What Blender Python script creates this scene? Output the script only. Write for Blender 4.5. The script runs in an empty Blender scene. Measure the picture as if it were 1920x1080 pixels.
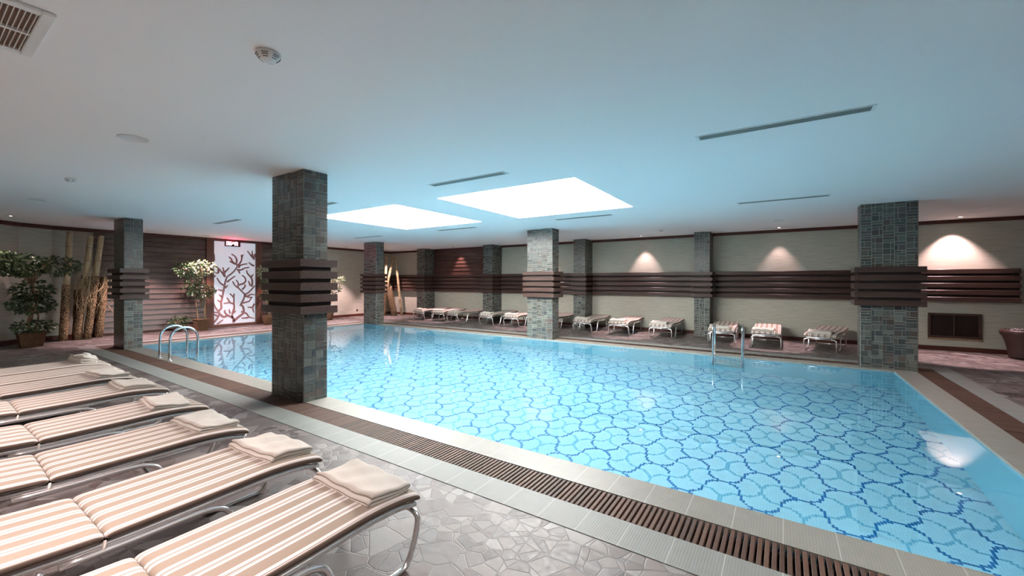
import bpy, math, random
from mathutils import Vector, Matrix
from math import sin, cos, pi, radians

scene = bpy.context.scene
col = scene.collection

# ------------------------------------------------------------------ camera
H_EYE = 1.6
cam_d = bpy.data.cameras.new('camera')
cam = bpy.data.objects.new('camera', cam_d)
col.objects.link(cam)
cam_d.sensor_width = 36.0
cam_d.lens = 36.0 * 768.0 / 1920.0
cam_d.shift_y = -11.7 / 1920.0
cam_d.clip_start = 0.02
cam.location = (0, 0, H_EYE)
cam.rotation_euler = (Matrix.Rotation(radians(33.53), 4, 'Z') @ Matrix.Rotation(radians(90), 4, 'X')
                      @ Matrix.Rotation(0.00215, 4, 'Z')).to_euler()
scene.camera = cam

# ------------------------------------------------------------------ world, exposure
w = bpy.data.worlds.new('world')
scene.world = w
w.use_nodes = True
w.node_tree.nodes['Background'].inputs[0].default_value = (0.5, 0.55, 0.6, 1)
w.node_tree.nodes['Background'].inputs[1].default_value = 0.2
scene.view_settings.view_transform = 'Standard'
scene.view_settings.look = 'None'
scene.view_settings.gamma = 1.0
scene.view_settings.exposure = 1.62
scene.view_settings.use_curve_mapping = False
try:
    scene.cycles.use_denoising = True
    scene.cycles.sample_clamp_indirect = 6.0
    scene.cycles.sample_clamp_direct = 0.0
    scene.cycles.max_bounces = 14
    scene.cycles.diffuse_bounces = 6
    scene.cycles.transmission_bounces = 10
    scene.cycles.glossy_bounces = 5
    scene.cycles.transparent_max_bounces = 10
    scene.cycles.blur_glossy = 0.5
except Exception:
    pass

ZC = 3.08                      # ceiling height
PINK = (1.0, 0.68, 0.70)
SKY_STRENGTH = 13.5


def lamp(name, kind, loc, target=None, power=100, color=(1, 1, 1), angle=60, blend=0.4, size=0.1, size_y=None):
    d = bpy.data.lights.new(name, kind)
    d.energy = power
    d.color = color
    if kind == 'SPOT':
        d.spot_size = radians(angle)
        d.spot_blend = blend
        d.shadow_soft_size = size
    elif kind == 'AREA':
        d.size = size
        if size_y:
            d.shape = 'RECTANGLE'
            d.size_y = size_y
    else:
        d.shadow_soft_size = size
    o = bpy.data.objects.new(name, d)
    col.objects.link(o)
    o.location = loc
    if target is not None:
        v = Vector(target) - Vector(loc)
        o.rotation_euler = v.to_track_quat('-Z', 'Y').to_euler()
    return o


# wall washing downlights along the far wall
WALL_LIGHTS = [3.3, -0.1, -3.8, -7.45, -11.75]
for x in WALL_LIGHTS:
    p = {3.3: 130, -0.1: 32}.get(x, 62)
    lamp('wall_washer', 'SPOT', (x, 13.45, ZC - 0.03), (x, 13.50, 0), p, PINK, 84 if x == 3.3 else 68, 0.6, 0.03)
    lamp('wall_washer', 'SPOT', (x - 0.2, 12.95, ZC - 0.03), (x - 0.2, 12.35, 0), 200, (1, .66, .68), 42, 0.3, 0.03)
# downlights along the left wall
for y in (4.15, 5.55, 8.3, 10.6):
    lamp('wall_washer', 'SPOT', (-15.45, y, ZC - 0.03), (-15.2, y, 0), 300, (1, .68, .69), 80, 0.4, 0.03)
lamp('wall_washer', 'SPOT', (-15.2, 12.6, ZC - 0.03), (-15.3, 12.8, 0), 220, PINK, 70, 0.4, 0.03)
# downlights above the near row of loungers
for x, p in ((-1.6, 140), (-3.0, 230), (-5.2, 220), (-7.4, 130), (-10.0, 55)):
    lamp('row_or_fill_spot', 'SPOT', (x, -0.1, ZC - 0.03), (x, 0.0, 0), p, (1.0, 0.80, 0.77), 84, 0.9, 0.12)
lamp('row_or_fill_spot', 'SPOT', (0.8, 1.6, ZC - 0.03), (0.4, 2.2, 0), 105, (1.0, 0.95, 0.92), 110, 0.9, 0.12)
lamp('row_or_fill_spot', 'SPOT', (4.4, 8.0, ZC - 0.03), (3.6, 8.0, 0), 120, PINK, 110, 0.9, 0.12)  # wide fill spot, added to lift the far right deck
lamp('row_or_fill_spot', 'SPOT', (4.4, 3.0, ZC - 0.03), (3.6, 3.0, 0), 200, (1, .95, .92), 120, 0.9, 0.12)  # second added fill, for the near right deck
# unseen fill lights added under water at the near wall, to brighten the pool
for x in (-11.8, -9.2, -6.6, -4.0, -1.4, 0.8):
    lamp('underwater_fill', 'AREA', (x, 3.42, -0.55), (x, 7.2, -1.4), 6.5, (0.72, 0.95, 1.0), size=0.5, size_y=0.3)

# ------------------------------------------------------------------ material helpers
MATS = {}


def new_mat(name, color=(.5, .5, .5), rough=0.5, metal=0.0, spec=0.5):
    m = bpy.data.materials.new(name)
    m.use_nodes = True
    b = m.node_tree.nodes['Principled BSDF']
    b.inputs['Base Color'].default_value = (*color, 1)
    b.inputs['Roughness'].default_value = rough
    b.inputs['Metallic'].default_value = metal
    b.inputs['Specular IOR Level'].default_value = spec
    MATS[name] = m
    return m


def N(m, t, **kw):
    n = m.node_tree.nodes.new(t)
    for k, v in kw.items():
        setattr(n, k, v)
    return n


def L(m, a, b):
    m.node_tree.links.new(a, b)


def BS(m):
    return m.node_tree.nodes['Principled BSDF']


def math_n(m, op, a, b=None, c=None):
    n = N(m, 'ShaderNodeMath', operation=op)
    for i, v in enumerate((a, b, c)):
        if v is None:
            continue
        if isinstance(v, (int, float)):
            n.inputs[i].default_value = v
        else:
            L(m, v, n.inputs[i])
    return n.outputs[0]


def mixc(m, fac, a, b, mode='MIX'):
    n = N(m, 'ShaderNodeMix', data_type='RGBA', blend_type=mode)
    for sock, v in ((n.inputs[0], fac), (n.inputs[6], a), (n.inputs[7], b)):
        if isinstance(v, (int, float)):
            sock.default_value = v
        elif isinstance(v, tuple):
            sock.default_value = (*v, 1)
        else:
            L(m, v, sock)
    return n.outputs[2]


def coords(m, kind='Object', scale=None):
    t = N(m, 'ShaderNodeTexCoord')
    o = t.outputs[kind]
    if scale:
        mp = N(m, 'ShaderNodeMapping')
        mp.inputs['Scale'].default_value = scale
        L(m, o, mp.inputs[0])
        o = mp.outputs[0]
    return o


def noise(m, vec, scale, detail=4, rough=.55):
    n = N(m, 'ShaderNodeTexNoise')
    n.inputs['Scale'].default_value = scale
    n.inputs['Detail'].default_value = detail
    n.inputs['Roughness'].default_value = rough
    L(m, vec, n.inputs['Vector'])
    return n.outputs['Fac']


def ramp(m, fac, stops):
    r = N(m, 'ShaderNodeValToRGB')
    L(m, fac, r.inputs[0])
    e = r.color_ramp.elements
    while len(e) < len(stops):
        e.new(0.5)
    for i, (p, c) in enumerate(stops):
        e[i].position = p
        e[i].color = (*c, 1) if len(c) == 3 else c
    return r.outputs[0]


def bump(m, h, strength=.3, dist=.01):
    b = N(m, 'ShaderNodeBump')
    b.inputs['Strength'].default_value = strength
    b.inputs['Distance'].default_value = dist
    L(m, h, b.inputs['Height'])
    L(m, b.outputs[0], BS(m).inputs['Normal'])


def world_pos(m):
    g = N(m, 'ShaderNodeNewGeometry')
    return g.outputs['Position']


def emis(name, c, s):
    m = new_mat(name, (0, 0, 0), .5)
    BS(m).inputs['Emission Color'].default_value = (*c, 1)
    BS(m).inputs['Emission Strength'].default_value = s
    return m


# -- plain ones
new_mat('ceiling_paint', (.90, .885, .88), .75, spec=.2)
new_mat('white_paint', (.82, .81, .79), .5)
new_mat('white_plastic', (.80, .80, .79), .35)
new_mat('dark_gap', (.012, .009, .008), .9)
new_mat('black_plastic', (.02, .018, .018), .35)
new_mat('chrome', (.80, .80, .81), .14, 1.0)
new_mat('satin_metal', (.62, .60, .58), .28, 1.0)
new_mat('lounger_metal', (.86, .84, .83), .24, .85)
new_mat('recess_shade_wood', (.022, .011, .009), .7)  # near-black: shade between the boards is put into this colour
new_mat('diffuser_metal', (.30, .34, .33), .5, .3)
new_mat('off_white_tape', (.75, .68, .6), .7)
new_mat('blue_rim', (.03, .07, .30), .3)
emis('skylight_glow', (1, .985, .96), SKY_STRENGTH)
emis('red_digit', (1, .06, .10), 60)
emis('lamp_glow', (1, .9, .86), 14)
m = emis('frosted_panel', (.86, .90, 1.0), .13)
BS(m).inputs['Base Color'].default_value = (.45, .46, .50, 1)
BS(m).inputs['Roughness'].default_value = .35


def wood(name, c1, c2, axis=0, rough=.45, spec=.4):
    m = new_mat(name, c1, rough, spec=spec)
    s = [22, 22, 22]
    s[axis] = 1.1
    v = coords(m, 'Object', tuple(s))
    f = noise(m, v, 1.6, 5, .65)
    c = ramp(m, f, [(.3, c1), (.7, c2)])
    L(m, c, BS(m).inputs['Base Color'])
    bump(m, f, .12, .004)
    return m


wood('wood_x', (.036, .020, .016), (.080, .045, .036), 0, .34)
wood('wood_y', (.036, .020, .016), (.080, .045, .036), 1, .34)
wood('wood_z', (.075, .030, .020), (.14, .060, .040), 2, .4)
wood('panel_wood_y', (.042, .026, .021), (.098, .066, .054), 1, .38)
wood('panel_wood_x', (.040, .018, .013), (.10, .046, .034), 0, .36)
wood('trim_wood', (.060, .018, .012), (.10, .030, .018), 0, .4)
wood('bark', (.20, .12, .065), (.36, .24, .14), 2, .8)

# grate slats: each board a slightly different brown
m = new_mat('grate_wood', (.1, .05, .03), .6, spec=.3)
at = N(m, 'ShaderNodeAttribute', attribute_name='tone')
f = noise(m, coords(m, 'Object', (30, 30, 30)), 1.3, 5, .6)
c = mixc(m, f, (.036, .017, .011), (.115, .060, .041))
c = mixc(m, .75, c, at.outputs['Color'], 'MULTIPLY')
L(m, c, BS(m).inputs['Base Color'])

# wallpaper with fine horizontal streaks
m = new_mat('wallpaper', (.4, .35, .27), .75, spec=.2)
p = world_pos(m)
mp = N(m, 'ShaderNodeMapping'); mp.inputs['Scale'].default_value = (1.6, 1.6, 42); L(m, p, mp.inputs[0])
f = noise(m, mp.outputs[0], 1.5, 6, .7)
mp2 = N(m, 'ShaderNodeMapping'); mp2.inputs['Scale'].default_value = (.5, .5, 1.2); L(m, p, mp2.inputs[0])
f2 = noise(m, mp2.outputs[0], 1.4, 3, .5)
c = ramp(m, f, [(.32, (.33, .32, .26)), (.5, (.45, .43, .36)), (.72, (.57, .54, .46))])
c = mixc(m, math_n(m, 'MULTIPLY', f2, .35), c, (.33, .32, .25))
L(m, c, BS(m).inputs['Base Color'])
bump(m, f, .25, .004)

# crazy paving of broken stone
m = new_mat('crazy_paving', (.3, .27, .25), .42)
p = world_pos(m)
nz = N(m, 'ShaderNodeTexNoise'); nz.inputs['Scale'].default_value = 3.5; L(m, p, nz.inputs['Vector'])
off = N(m, 'ShaderNodeVectorMath', operation='SCALE'); L(m, nz.outputs['Color'], off.inputs[0]); off.inputs['Scale'].default_value = .03
ad = N(m, 'ShaderNodeVectorMath', operation='ADD'); L(m, p, ad.inputs[0]); L(m, off.outputs[0], ad.inputs[1])


def voro(scale, feat, vec, metric='EUCLIDEAN'):
    v = N(m, 'ShaderNodeTexVoronoi', feature=feat, voronoi_dimensions='2D')
    v.inputs['Scale'].default_value = scale
    v.inputs['Randomness'].default_value = 1
    L(m, vec, v.inputs['Vector'])
    return v


va, vb = voro(5.2, 'F1', ad.outputs[0]), voro(5.2, 'DISTANCE_TO_EDGE', ad.outputs[0])
vc, vd = voro(9.5, 'F1', p), voro(9.5, 'DISTANCE_TO_EDGE', p)
sep = N(m, 'ShaderNodeSeparateColor'); L(m, va.outputs['Color'], sep.inputs[0])
sep2 = N(m, 'ShaderNodeSeparateColor'); L(m, vc.outputs['Color'], sep2.inputs[0])
sub = math_n(m, 'GREATER_THAN', sep.outputs[0], .38)
e1 = math_n(m, 'MULTIPLY', vb.outputs['Distance'], 1 / 5.2)
e2 = math_n(m, 'ADD', math_n(m, 'MULTIPLY', vd.outputs['Distance'], 1 / 9.5), math_n(m, 'SUBTRACT', 1.0, sub))
edge = math_n(m, 'MINIMUM', e1, e2)
grout = math_n(m, 'LESS_THAN', edge, .0034)
tone = math_n(m, 'FRACT', math_n(m, 'ADD', sep.outputs[1], math_n(m, 'MULTIPLY', sep2.outputs[1], sub)))
stone = ramp(m, tone, [(0, (.035, .026, .024)), (.25, (.085, .064, .057)), (.5, (.095, .088, .088)), (.75, (.14, .115, .105)), (1, (.20, .19, .185))])
fine = noise(m, p, 26, 6, .65)
stone = mixc(m, .55, stone, ramp(m, fine, [(.25, (.62, .60, .60)), (.75, (1.25, 1.22, 1.2))]), 'MULTIPLY')
c = mixc(m, grout, stone, (.10, .088, .084))
L(m, c, BS(m).inputs['Base Color'])
hgt = math_n(m, 'ADD', math_n(m, 'MINIMUM', math_n(m, 'MULTIPLY', edge, 160), 1.0), math_n(m, 'MULTIPLY', fine, .5))
bump(m, hgt, .3, .004)
L(m, ramp(m, fine, [(.3, (.42,) * 3), (.7, (.62,) * 3)]), BS(m).inputs['Roughness'])

# ribbed ceramic deck tile (axis = direction along the strip)
for nm, ax, base in (('tile_x', 0, (.225, .215, .19)), ('tile_y', 1, (.225, .215, .19)), ('tile_grey_x', 0, (.205, .21, .198)), ('tile_grey_y', 1, (.205, .21, .198))):
    m = new_mat(nm, base, .5 if 'grey' in nm else .38, spec=.25)
    sp = N(m, 'ShaderNodeSeparateXYZ'); L(m, world_pos(m), sp.inputs[0])
    a = sp.outputs[ax]
    joint = math_n(m, 'LESS_THAN', math_n(m, 'FRACT', math_n(m, 'MULTIPLY', math_n(m, 'ADD', a, 50.12), 1 / .28)), .014)
    rib = math_n(m, 'SINE', math_n(m, 'MULTIPLY', a, 2 * pi / .0165))
    fl = noise(m, world_pos(m), 9, 4)
    c = mixc(m, .35, base, ramp(m, fl, [(.3, tuple(q * .86 for q in base)), (.7, tuple(min(1, q * 1.12) for q in base))]))
    ribc = math_n(m, 'MULTIPLY', math_n(m, 'ADD', rib, 1), .5)
    c = mixc(m, math_n(m, 'MULTIPLY', ribc, .28), c, tuple(q * .62 for q in base))
    c = mixc(m, joint, c, (.38, .37, .34))
    L(m, c, BS(m).inputs['Base Color'])
    bump(m, rib, .12, .002)

# pool mosaic: two sets of wavy lines in stepped little tiles
m = new_mat('pool_mosaic', (.5, .8, .9), .3)
T = .0247
PX, PY = .355, .37
sp = N(m, 'ShaderNodeSeparateXYZ'); L(m, world_pos(m), sp.inputs[0])


def snap(s):
    return math_n(m, 'MULTIPLY', math_n(m, 'ADD', math_n(m, 'FLOOR', math_n(m, 'DIVIDE', s, T)), .5), T)


sx, sy = snap(sp.outputs[0]), snap(sp.outputs[1])


def lattice(x0, y0, wid, sx=sx, sy=sy, PX=PX, PY=PY):
    ky = math_n(m, 'DIVIDE', math_n(m, 'SUBTRACT', sy, y0), PY)
    k = math_n(m, 'FLOOR', ky)
    kx = math_n(m, 'DIVIDE', math_n(m, 'SUBTRACT', sx, x0), PX)
    mm = math_n(m, 'FLOOR', math_n(m, 'ADD', kx, .5))
    dx = math_n(m, 'MULTIPLY', math_n(m, 'SUBTRACT', kx, mm), PX)
    dxe = math_n(m, 'MULTIPLY', dx, .181 / (PX / 2))
    dy = math_n(m, 'MULTIPLY', math_n(m, 'SUBTRACT', math_n(m, 'SUBTRACT', ky, k), .5), PY)
    par = math_n(m, 'MODULO', math_n(m, 'ADD', math_n(m, 'ADD', k, mm), 400.0), 2.0)
    s = math_n(m, 'SUBTRACT', math_n(m, 'MULTIPLY', math_n(m, 'ROUND', par), 2.0), 1.0)
    dys = math_n(m, 'MULTIPLY', dy, s)
    dye = math_n(m, 'MULTIPLY', dy, .181 / (PY / 2))
    r = math_n(m, 'SQRT', math_n(m, 'ADD', math_n(m, 'MULTIPLY', dxe, dxe), math_n(m, 'MULTIPLY', dye, dye)))
    d = math_n(m, 'ABSOLUTE', math_n(m, 'SUBTRACT', r, .181))
    return math_n(m, 'MULTIPLY', math_n(m, 'LESS_THAN', d, wid), math_n(m, 'GREATER_THAN', dys, -T * .52))


dark = lattice(.165, 5.05, .0160)
pale = lattice(5.42, .165, .0150, sy, sx, PY, PX)
# pattern stops a little short of the basin walls
base_c = (.225, .395, .475)
c = mixc(m, pale, base_c, (.08, .265, .375))
c = mixc(m, dark, c, (.0, .10, .26))
fx = math_n(m, 'FRACT', math_n(m, 'DIVIDE', sp.outputs[0], T))
line = math_n(m, 'LESS_THAN', fx, .12)
c = mixc(m, math_n(m, 'MULTIPLY', line, .25), c, (.45, .62, .70))
L(m, c, BS(m).inputs['Base Color'])

m = new_mat('pool_wall_tile', (.15, .38, .48), .3)

# water: clear refracting surface
m = bpy.data.materials.new('water')
m.use_nodes = True
MATS['water'] = m
nt = m.node_tree
nt.nodes.remove(nt.nodes['Principled BSDF'])
g = N(m, 'ShaderNodeBsdfGlass'); g.inputs['IOR'].default_value = 1.333; g.inputs['Roughness'].default_value = 0.0
g.inputs['Color'].default_value = (.90, .985, 1.0, 1)
mp = N(m, 'ShaderNodeMapping'); mp.inputs['Scale'].default_value = (1, 1, 1); L(m, world_pos(m), mp.inputs[0])
f = noise(m, mp.outputs[0], 1.3, 2, .5)
b = N(m, 'ShaderNodeBump'); b.inputs['Strength'].default_value = .05; b.inputs['Distance'].default_value = .02
L(m, f, b.inputs['Height']); L(m, b.outputs[0], g.inputs['Normal'])
L(m, g.outputs[0], nt.nodes['Material Output'].inputs[0])

# pillar tiles
m = new_mat('pillar_tile', (.1, .11, .1), .30, spec=.55)
at = N(m, 'ShaderNodeAttribute', attribute_name='tone')
f = noise(m, coords(m, 'Object'), 22, 6, .7)
c = mixc(m, .6, at.outputs['Color'], ramp(m, f, [(.3, (.65, .65, .65)), (.72, (1.3, 1.3, 1.25))]), 'MULTIPLY')
L(m, c, BS(m).inputs['Base Color'])
bump(m, f, .3, .005)
new_mat('pillar_grout', (.50, .52, .48), .8)

# striped cushion (stripes run along the length)
m = new_mat('striped_fabric', (.5, .42, .34), .85, spec=.15)
sp = N(m, 'ShaderNodeSeparateXYZ'); L(m, coords(m, 'Object'), sp.inputs[0])
fx = math_n(m, 'FRACT', math_n(m, 'DIVIDE', math_n(m, 'ADD', sp.outputs[0], 1.042), .115))


def band(a, b_):
    return math_n(m, 'MULTIPLY', math_n(m, 'GREATER_THAN', fx, a), math_n(m, 'LESS_THAN', fx, b_))


beige, white, thin = (.265, .215, .17), (.62, .56, .53), (.15, .11, .09)
c = mixc(m, band(.50, .64), beige, white)
c = mixc(m, band(.64, .665), c, thin)
c = mixc(m, band(.665, .70), c, white)
c = mixc(m, band(.73, .755), c, thin)
c = mixc(m, band(.77, .80), c, white)
c = mixc(m, band(.84, .96), c, white)
f = noise(m, coords(m, 'Object', (400, 400, 400)), 1, 2)
c = mixc(m, .25, c, ramp(m, f, [(.3, (.7, .7, .7)), (.7, (1.2, 1.2, 1.2))]), 'MULTIPLY')
L(m, c, BS(m).inputs['Base Color'])
bump(m, f, .1, .001)

m = new_mat('terry', (.70, .62, .54), .95, spec=.1)
f = noise(m, coords(m, 'Object'), 320, 3, .7)
f2 = noise(m, coords(m, 'Object'), 9, 3, .5)
c = mixc(m, f, (.44, .40, .35), (.68, .63, .57))
L(m, c, BS(m).inputs['Base Color'])
bump(m, math_n(m, 'ADD', f, math_n(m, 'MULTIPLY', f2, 1.5)), .5, .004)

# leaves; the pale set has strong light put into its colour
for nm, c1, c2 in (('leaf', (.020, .050, .018), (.09, .16, .055)), ('leaf_lit', (.10, .16, .07), (.42, .46, .30))):
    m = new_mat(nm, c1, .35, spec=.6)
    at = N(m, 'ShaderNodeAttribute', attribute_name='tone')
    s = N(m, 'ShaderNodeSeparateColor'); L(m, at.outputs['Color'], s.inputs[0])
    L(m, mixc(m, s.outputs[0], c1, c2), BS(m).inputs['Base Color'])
# wicker
m = new_mat('wicker', (.2, .1, .05), .8)
wv = N(m, 'ShaderNodeTexWave', bands_direction='Z'); wv.inputs['Scale'].default_value = 26; wv.inputs['Distortion'].default_value = 9
wv.inputs['Detail'].default_value = 2; wv.inputs['Detail Scale'].default_value = 3
L(m, coords(m, 'Object'), wv.inputs['Vector'])
L(m, ramp(m, wv.outputs['Fac'], [(.2, (.035, .016, .008)), (.7, (.26, .13, .06))]), BS(m).inputs['Base Color'])
bump(m, wv.outputs['Fac'], .8, .01)
# bamboo
m = new_mat('bamboo', (.5, .38, .2), .4)
sp = N(m, 'ShaderNodeSeparateXYZ'); L(m, coords(m, 'Object'), sp.inputs[0])
z = math_n(m, 'FRACT', math_n(m, 'DIVIDE', sp.outputs[2], .36))
f = noise(m, coords(m, 'Object', (6, 6, 1)), 2.5, 4)
c = ramp(m, f, [(.3, (.27, .18, .09)), (.7, (.50, .41, .25))])
c = mixc(m, math_n(m, 'LESS_THAN', z, .035), c, (.16, .10, .05))
L(m, c, BS(m).inputs['Base Color'])
m = new_mat('mesh_wrap', (.4, .25, .1), .8)
v = N(m, 'ShaderNodeTexVoronoi', feature='DISTANCE_TO_EDGE'); v.inputs['Scale'].default_value = 26
L(m, coords(m, 'Object', (1, 1, .55)), v.inputs['Vector'])
L(m, ramp(m, v.outputs['Distance'], [(.05, (.05, .025, .012)), (.18, (.26, .175, .085))]), BS(m).inputs['Base Color'])
bump(m, v.outputs['Distance'], .6, .01)
new_mat('coral_ink', (.30, .15, .15), .5)
new_mat('terracotta', (.06, .027, .020), .45)
new_mat('pebble', (.18, .16, .16), .25)
new_mat('soil', (.05, .03, .02), .9)
new_mat('outlet_brown', (.10, .03, .02), .4)
new_mat('bronze_mesh', (.045, .025, .02), .5, .2)
new_mat('twig', (.42, .32, .18), .7)
new_mat('curtain_dark', (.012, .010, .010), .9)
new_mat('silver_leaf', (.5, .55, .5), .6)
m = new_mat('grille_brown', (.16, .10, .07), .6)


# ------------------------------------------------------------------ mesh builder
class MB:
    def __init__(s):
        s.v, s.f, s.c, s.sm = [], [], [], []

    def add(s, vs, fs, color=None, smooth=False):
        o = len(s.v)
        s.v += [tuple(q) for q in vs]
        for f in fs:
            s.f.append(tuple(i + o for i in f))
            s.c.append(color)
            s.sm.append(smooth)

    def box(s, x0, x1, y0, y1, z0, z1, color=None):
        vs = [(x0, y0, z0), (x1, y0, z0), (x1, y1, z0), (x0, y1, z0), (x0, y0, z1), (x1, y0, z1), (x1, y1, z1), (x0, y1, z1)]
        s.add(vs, [(0, 3, 2, 1), (4, 5, 6, 7), (0, 1, 5, 4), (1, 2, 6, 5), (2, 3, 7, 6), (3, 0, 4, 7)], color)
        return s

    def bev(s, x0, x1, y0, y1, z0, z1, b=.006, color=None):
        # box with chamfered vertical and horizontal edges
        lv = [(z0, b), (z0 + b, 0), (z1 - b, 0), (z1, b)]
        vs = []
        for z, i in lv:
            a0, a1, c0, c1 = x0 + i, x1 - i, y0 + i, y1 - i
            vs += [(a0 + b, c0, z), (a1 - b, c0, z), (a1, c0 + b, z), (a1, c1 - b, z), (a1 - b, c1, z), (a0 + b, c1, z), (a0, c1 - b, z), (a0, c0 + b, z)]
        fs = [tuple(range(7, -1, -1)), tuple(range(24, 32))]
        for l in range(3):
            for i in range(8):
                j = (i + 1) % 8
                fs.append((l * 8 + i, l * 8 + j, l * 8 + 8 + j, l * 8 + 8 + i))
        s.add(vs, fs, color)
        return s

    def tube(s, pts, r, n=8, color=None, closed=False):
        pts = [Vector(p) for p in pts]
        rs = r if isinstance(r, (list, tuple)) else [r] * len(pts)
        up = Vector((0, 0, 1))
        rings = []
        prev = None
        for i, p in enumerate(pts):
            a = pts[i - 1] if (i > 0 or closed) else p
            b = pts[(i + 1) % len(pts)] if (i < len(pts) - 1 or closed) else p
            t = (b - a).normalized()
            if prev is None:
                ref = up if abs(t.z) < .9 else Vector((1, 0, 0))
                u = t.cross(ref).normalized()
            else:
                u = (prev - t * prev.dot(t)).normalized()
            prev = u
            w_ = t.cross(u)
            rings.append([p + (u * cos(2 * pi * k / n) + w_ * sin(2 * pi * k / n)) * rs[i] for k in range(n)])
        vs = [q for rg in rings for q in rg]
        fs = []
        m_ = len(rings)
        for i in range(m_ if closed else m_ - 1):
            j = (i + 1) % m_
            for k in range(n):
                k2 = (k + 1) % n
                fs.append((i * n + k, i * n + k2, j * n + k2, j * n + k))
        if not closed:
            fs.append(tuple(range(n - 1, -1, -1)))
            fs.append(tuple((m_ - 1) * n + k for k in range(n)))
        s.add(vs, fs, color, True)
        return s

    def lathe(s, prof, n=24, center=(0, 0, 0), color=None, smooth=True):
        cx, cy, cz = center
        vs = []
        for r, z in prof:
            for k in range(n):
                vs.append((cx + r * cos(2 * pi * k / n), cy + r * sin(2 * pi * k / n), cz + z))
        fs = []
        for i in range(len(prof) - 1):
            for k in range(n):
                k2 = (k + 1) % n
                fs.append((i * n + k, i * n + k2, (i + 1) * n + k2, (i + 1) * n + k))
        if prof[0][0] > 1e-4:
            fs.append(tuple(range(n - 1, -1, -1)))
        if prof[-1][0] > 1e-4:
            fs.append(tuple((len(prof) - 1) * n + k for k in range(n)))
        s.add(vs, fs, color, smooth)
        return s

    def build(s, name, mat, parent=None, loc=None, rotz=0):
        me = bpy.data.meshes.new(name)
        me.from_pydata(s.v, [], s.f)
        mats = mat if isinstance(mat, (list, tuple)) else [mat]
        for mm in mats:
            me.materials.append(MATS[mm])
        for i, p_ in enumerate(me.polygons):
            p_.use_smooth = s.sm[i]
        if any(c is not None for c in s.c):
            ca = me.color_attributes.new('tone', 'FLOAT_COLOR', 'CORNER')
            for i, p_ in enumerate(me.polygons):
                c = s.c[i] or (1, 1, 1)
                for li in p_.loop_indices:
                    ca.data[li].color = (*c, 1)
        me.update()
        o = bpy.data.objects.new(name, me)
        col.objects.link(o)
        if parent:
            o.parent = parent
        if loc:
            o.location = loc
        if rotz:
            o.rotation_euler = (0, 0, rotz)
        return o


def tag(o, label, cat, group=None, kind=None):
    o['label'] = label
    o['category'] = cat
    if group:
        o['group'] = group
    if kind:
        o['kind'] = kind
    return o


def struct(o):
    o['kind'] = 'structure'
    return o


def empty(name, loc, label, cat, rotz=0, group=None):
    o = bpy.data.objects.new(name, None)
    o.empty_display_size = .1
    col.objects.link(o)
    o.location = loc
    o.rotation_euler = (0, 0, rotz)
    return tag(o, label, cat, group)


def copy_tree(o, parent=None):
    kids = list(o.children)
    c = o.copy()
    col.objects.link(c)
    c.parent = parent
    for ch in kids:
        copy_tree(ch, c)
    return c


def catmull(pts, k=6):
    P = [Vector(p) for p in pts]
    P = [P[0] * 2 - P[1]] + P + [P[-1] * 2 - P[-2]]
    out = []
    for i in range(1, len(P) - 2):
        for j in range(k):
            t = j / k
            a, b, c, d = P[i - 1], P[i], P[i + 1], P[i + 2]
            out.append(.5 * ((2 * b) + (c - a) * t + (2 * a - 5 * b + 4 * c - d) * t * t + (3 * b - a - 3 * c + d) * t ** 3))
    out.append(P[-2])
    return out


# ------------------------------------------------------------------ room shell
PX0, PX1, PY0, PY1 = -13.35, 1.67, 3.32, 9.98     # water rectangle
XL, XR, YB, YF = -16.4, 6.8, 13.75, -2.6
CO, GR, WH = .32, .30, .28                          # widths of coping, grate, outer tile strip
D = 1.42


def ring_boxes(mb, a, b, z0, z1, out_x, out_y, only):
    pass


# deck floor, with a hole that ends under the outer tile strip
e = CO + GR + WH
hx0, hx1, hy0, hy1 = PX0 - e, PX1 + e, PY0 - e, PY1 + e
fl = MB()
fl.box(XL - .3, hx0, YF - .3, YB + .3, -.3, 0)
fl.box(hx1, XR + .3, YF - .3, YB + .3, -.3, 0)
fl.box(hx0, hx1, YF - .3, hy0, -.3, 0)
fl.box(hx0, hx1, hy1, YB + .3, -.3, 0)
struct(fl.build('floor', 'crazy_paving'))

# pool basin
pb = MB()
pb.box(hx0, hx1, hy0, hy1, -D - .3, -D)
struct(pb.build('floor_pool', 'pool_mosaic'))
pw = MB()
for x0, x1, y0, y1 in ((PX0 - CO, PX0, PY0 - CO, PY1 + CO), (PX1, PX1 + CO, PY0 - CO, PY1 + CO), (PX0, PX1, PY0 - CO, PY0), (PX0, PX1, PY1, PY1 + CO)):
    pw.box(x0, x1, y0, y1, -D, -.03)
struct(pw.build('wall_pool', 'pool_wall_tile'))


# tile strips: coping round the water, outer strip beyond the grate
def strip(off, wid, mx, my, n0, z0=-.28, lip=0):
    a = off
    b_ = off + wid
    n = n0
    for nm, bx, mt in ((0, (PX0 - b_, PX1 + b_, PY0 - b_, PY0 - a), mx), (0, (PX0 - b_, PX1 + b_, PY1 + a, PY1 + b_), mx),
                       (0, (PX0 - b_, PX0 - a, PY0 - a, PY1 + a), my), (0, (PX1 + a, PX1 + b_, PY0 - a, PY1 + a), my)):
        s_ = MB()
        x0, x1, y0, y1 = bx
        s_.box(x0, x1, y0, y1, z0, .004)
        struct(s_.build('trim_%d' % n, mt))
        n += 1


strip(0, CO, 'tile_x', 'tile_y', 1, -.03)
strip(CO + GR, WH, 'tile_grey_x', 'tile_grey_y', 5)
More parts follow.
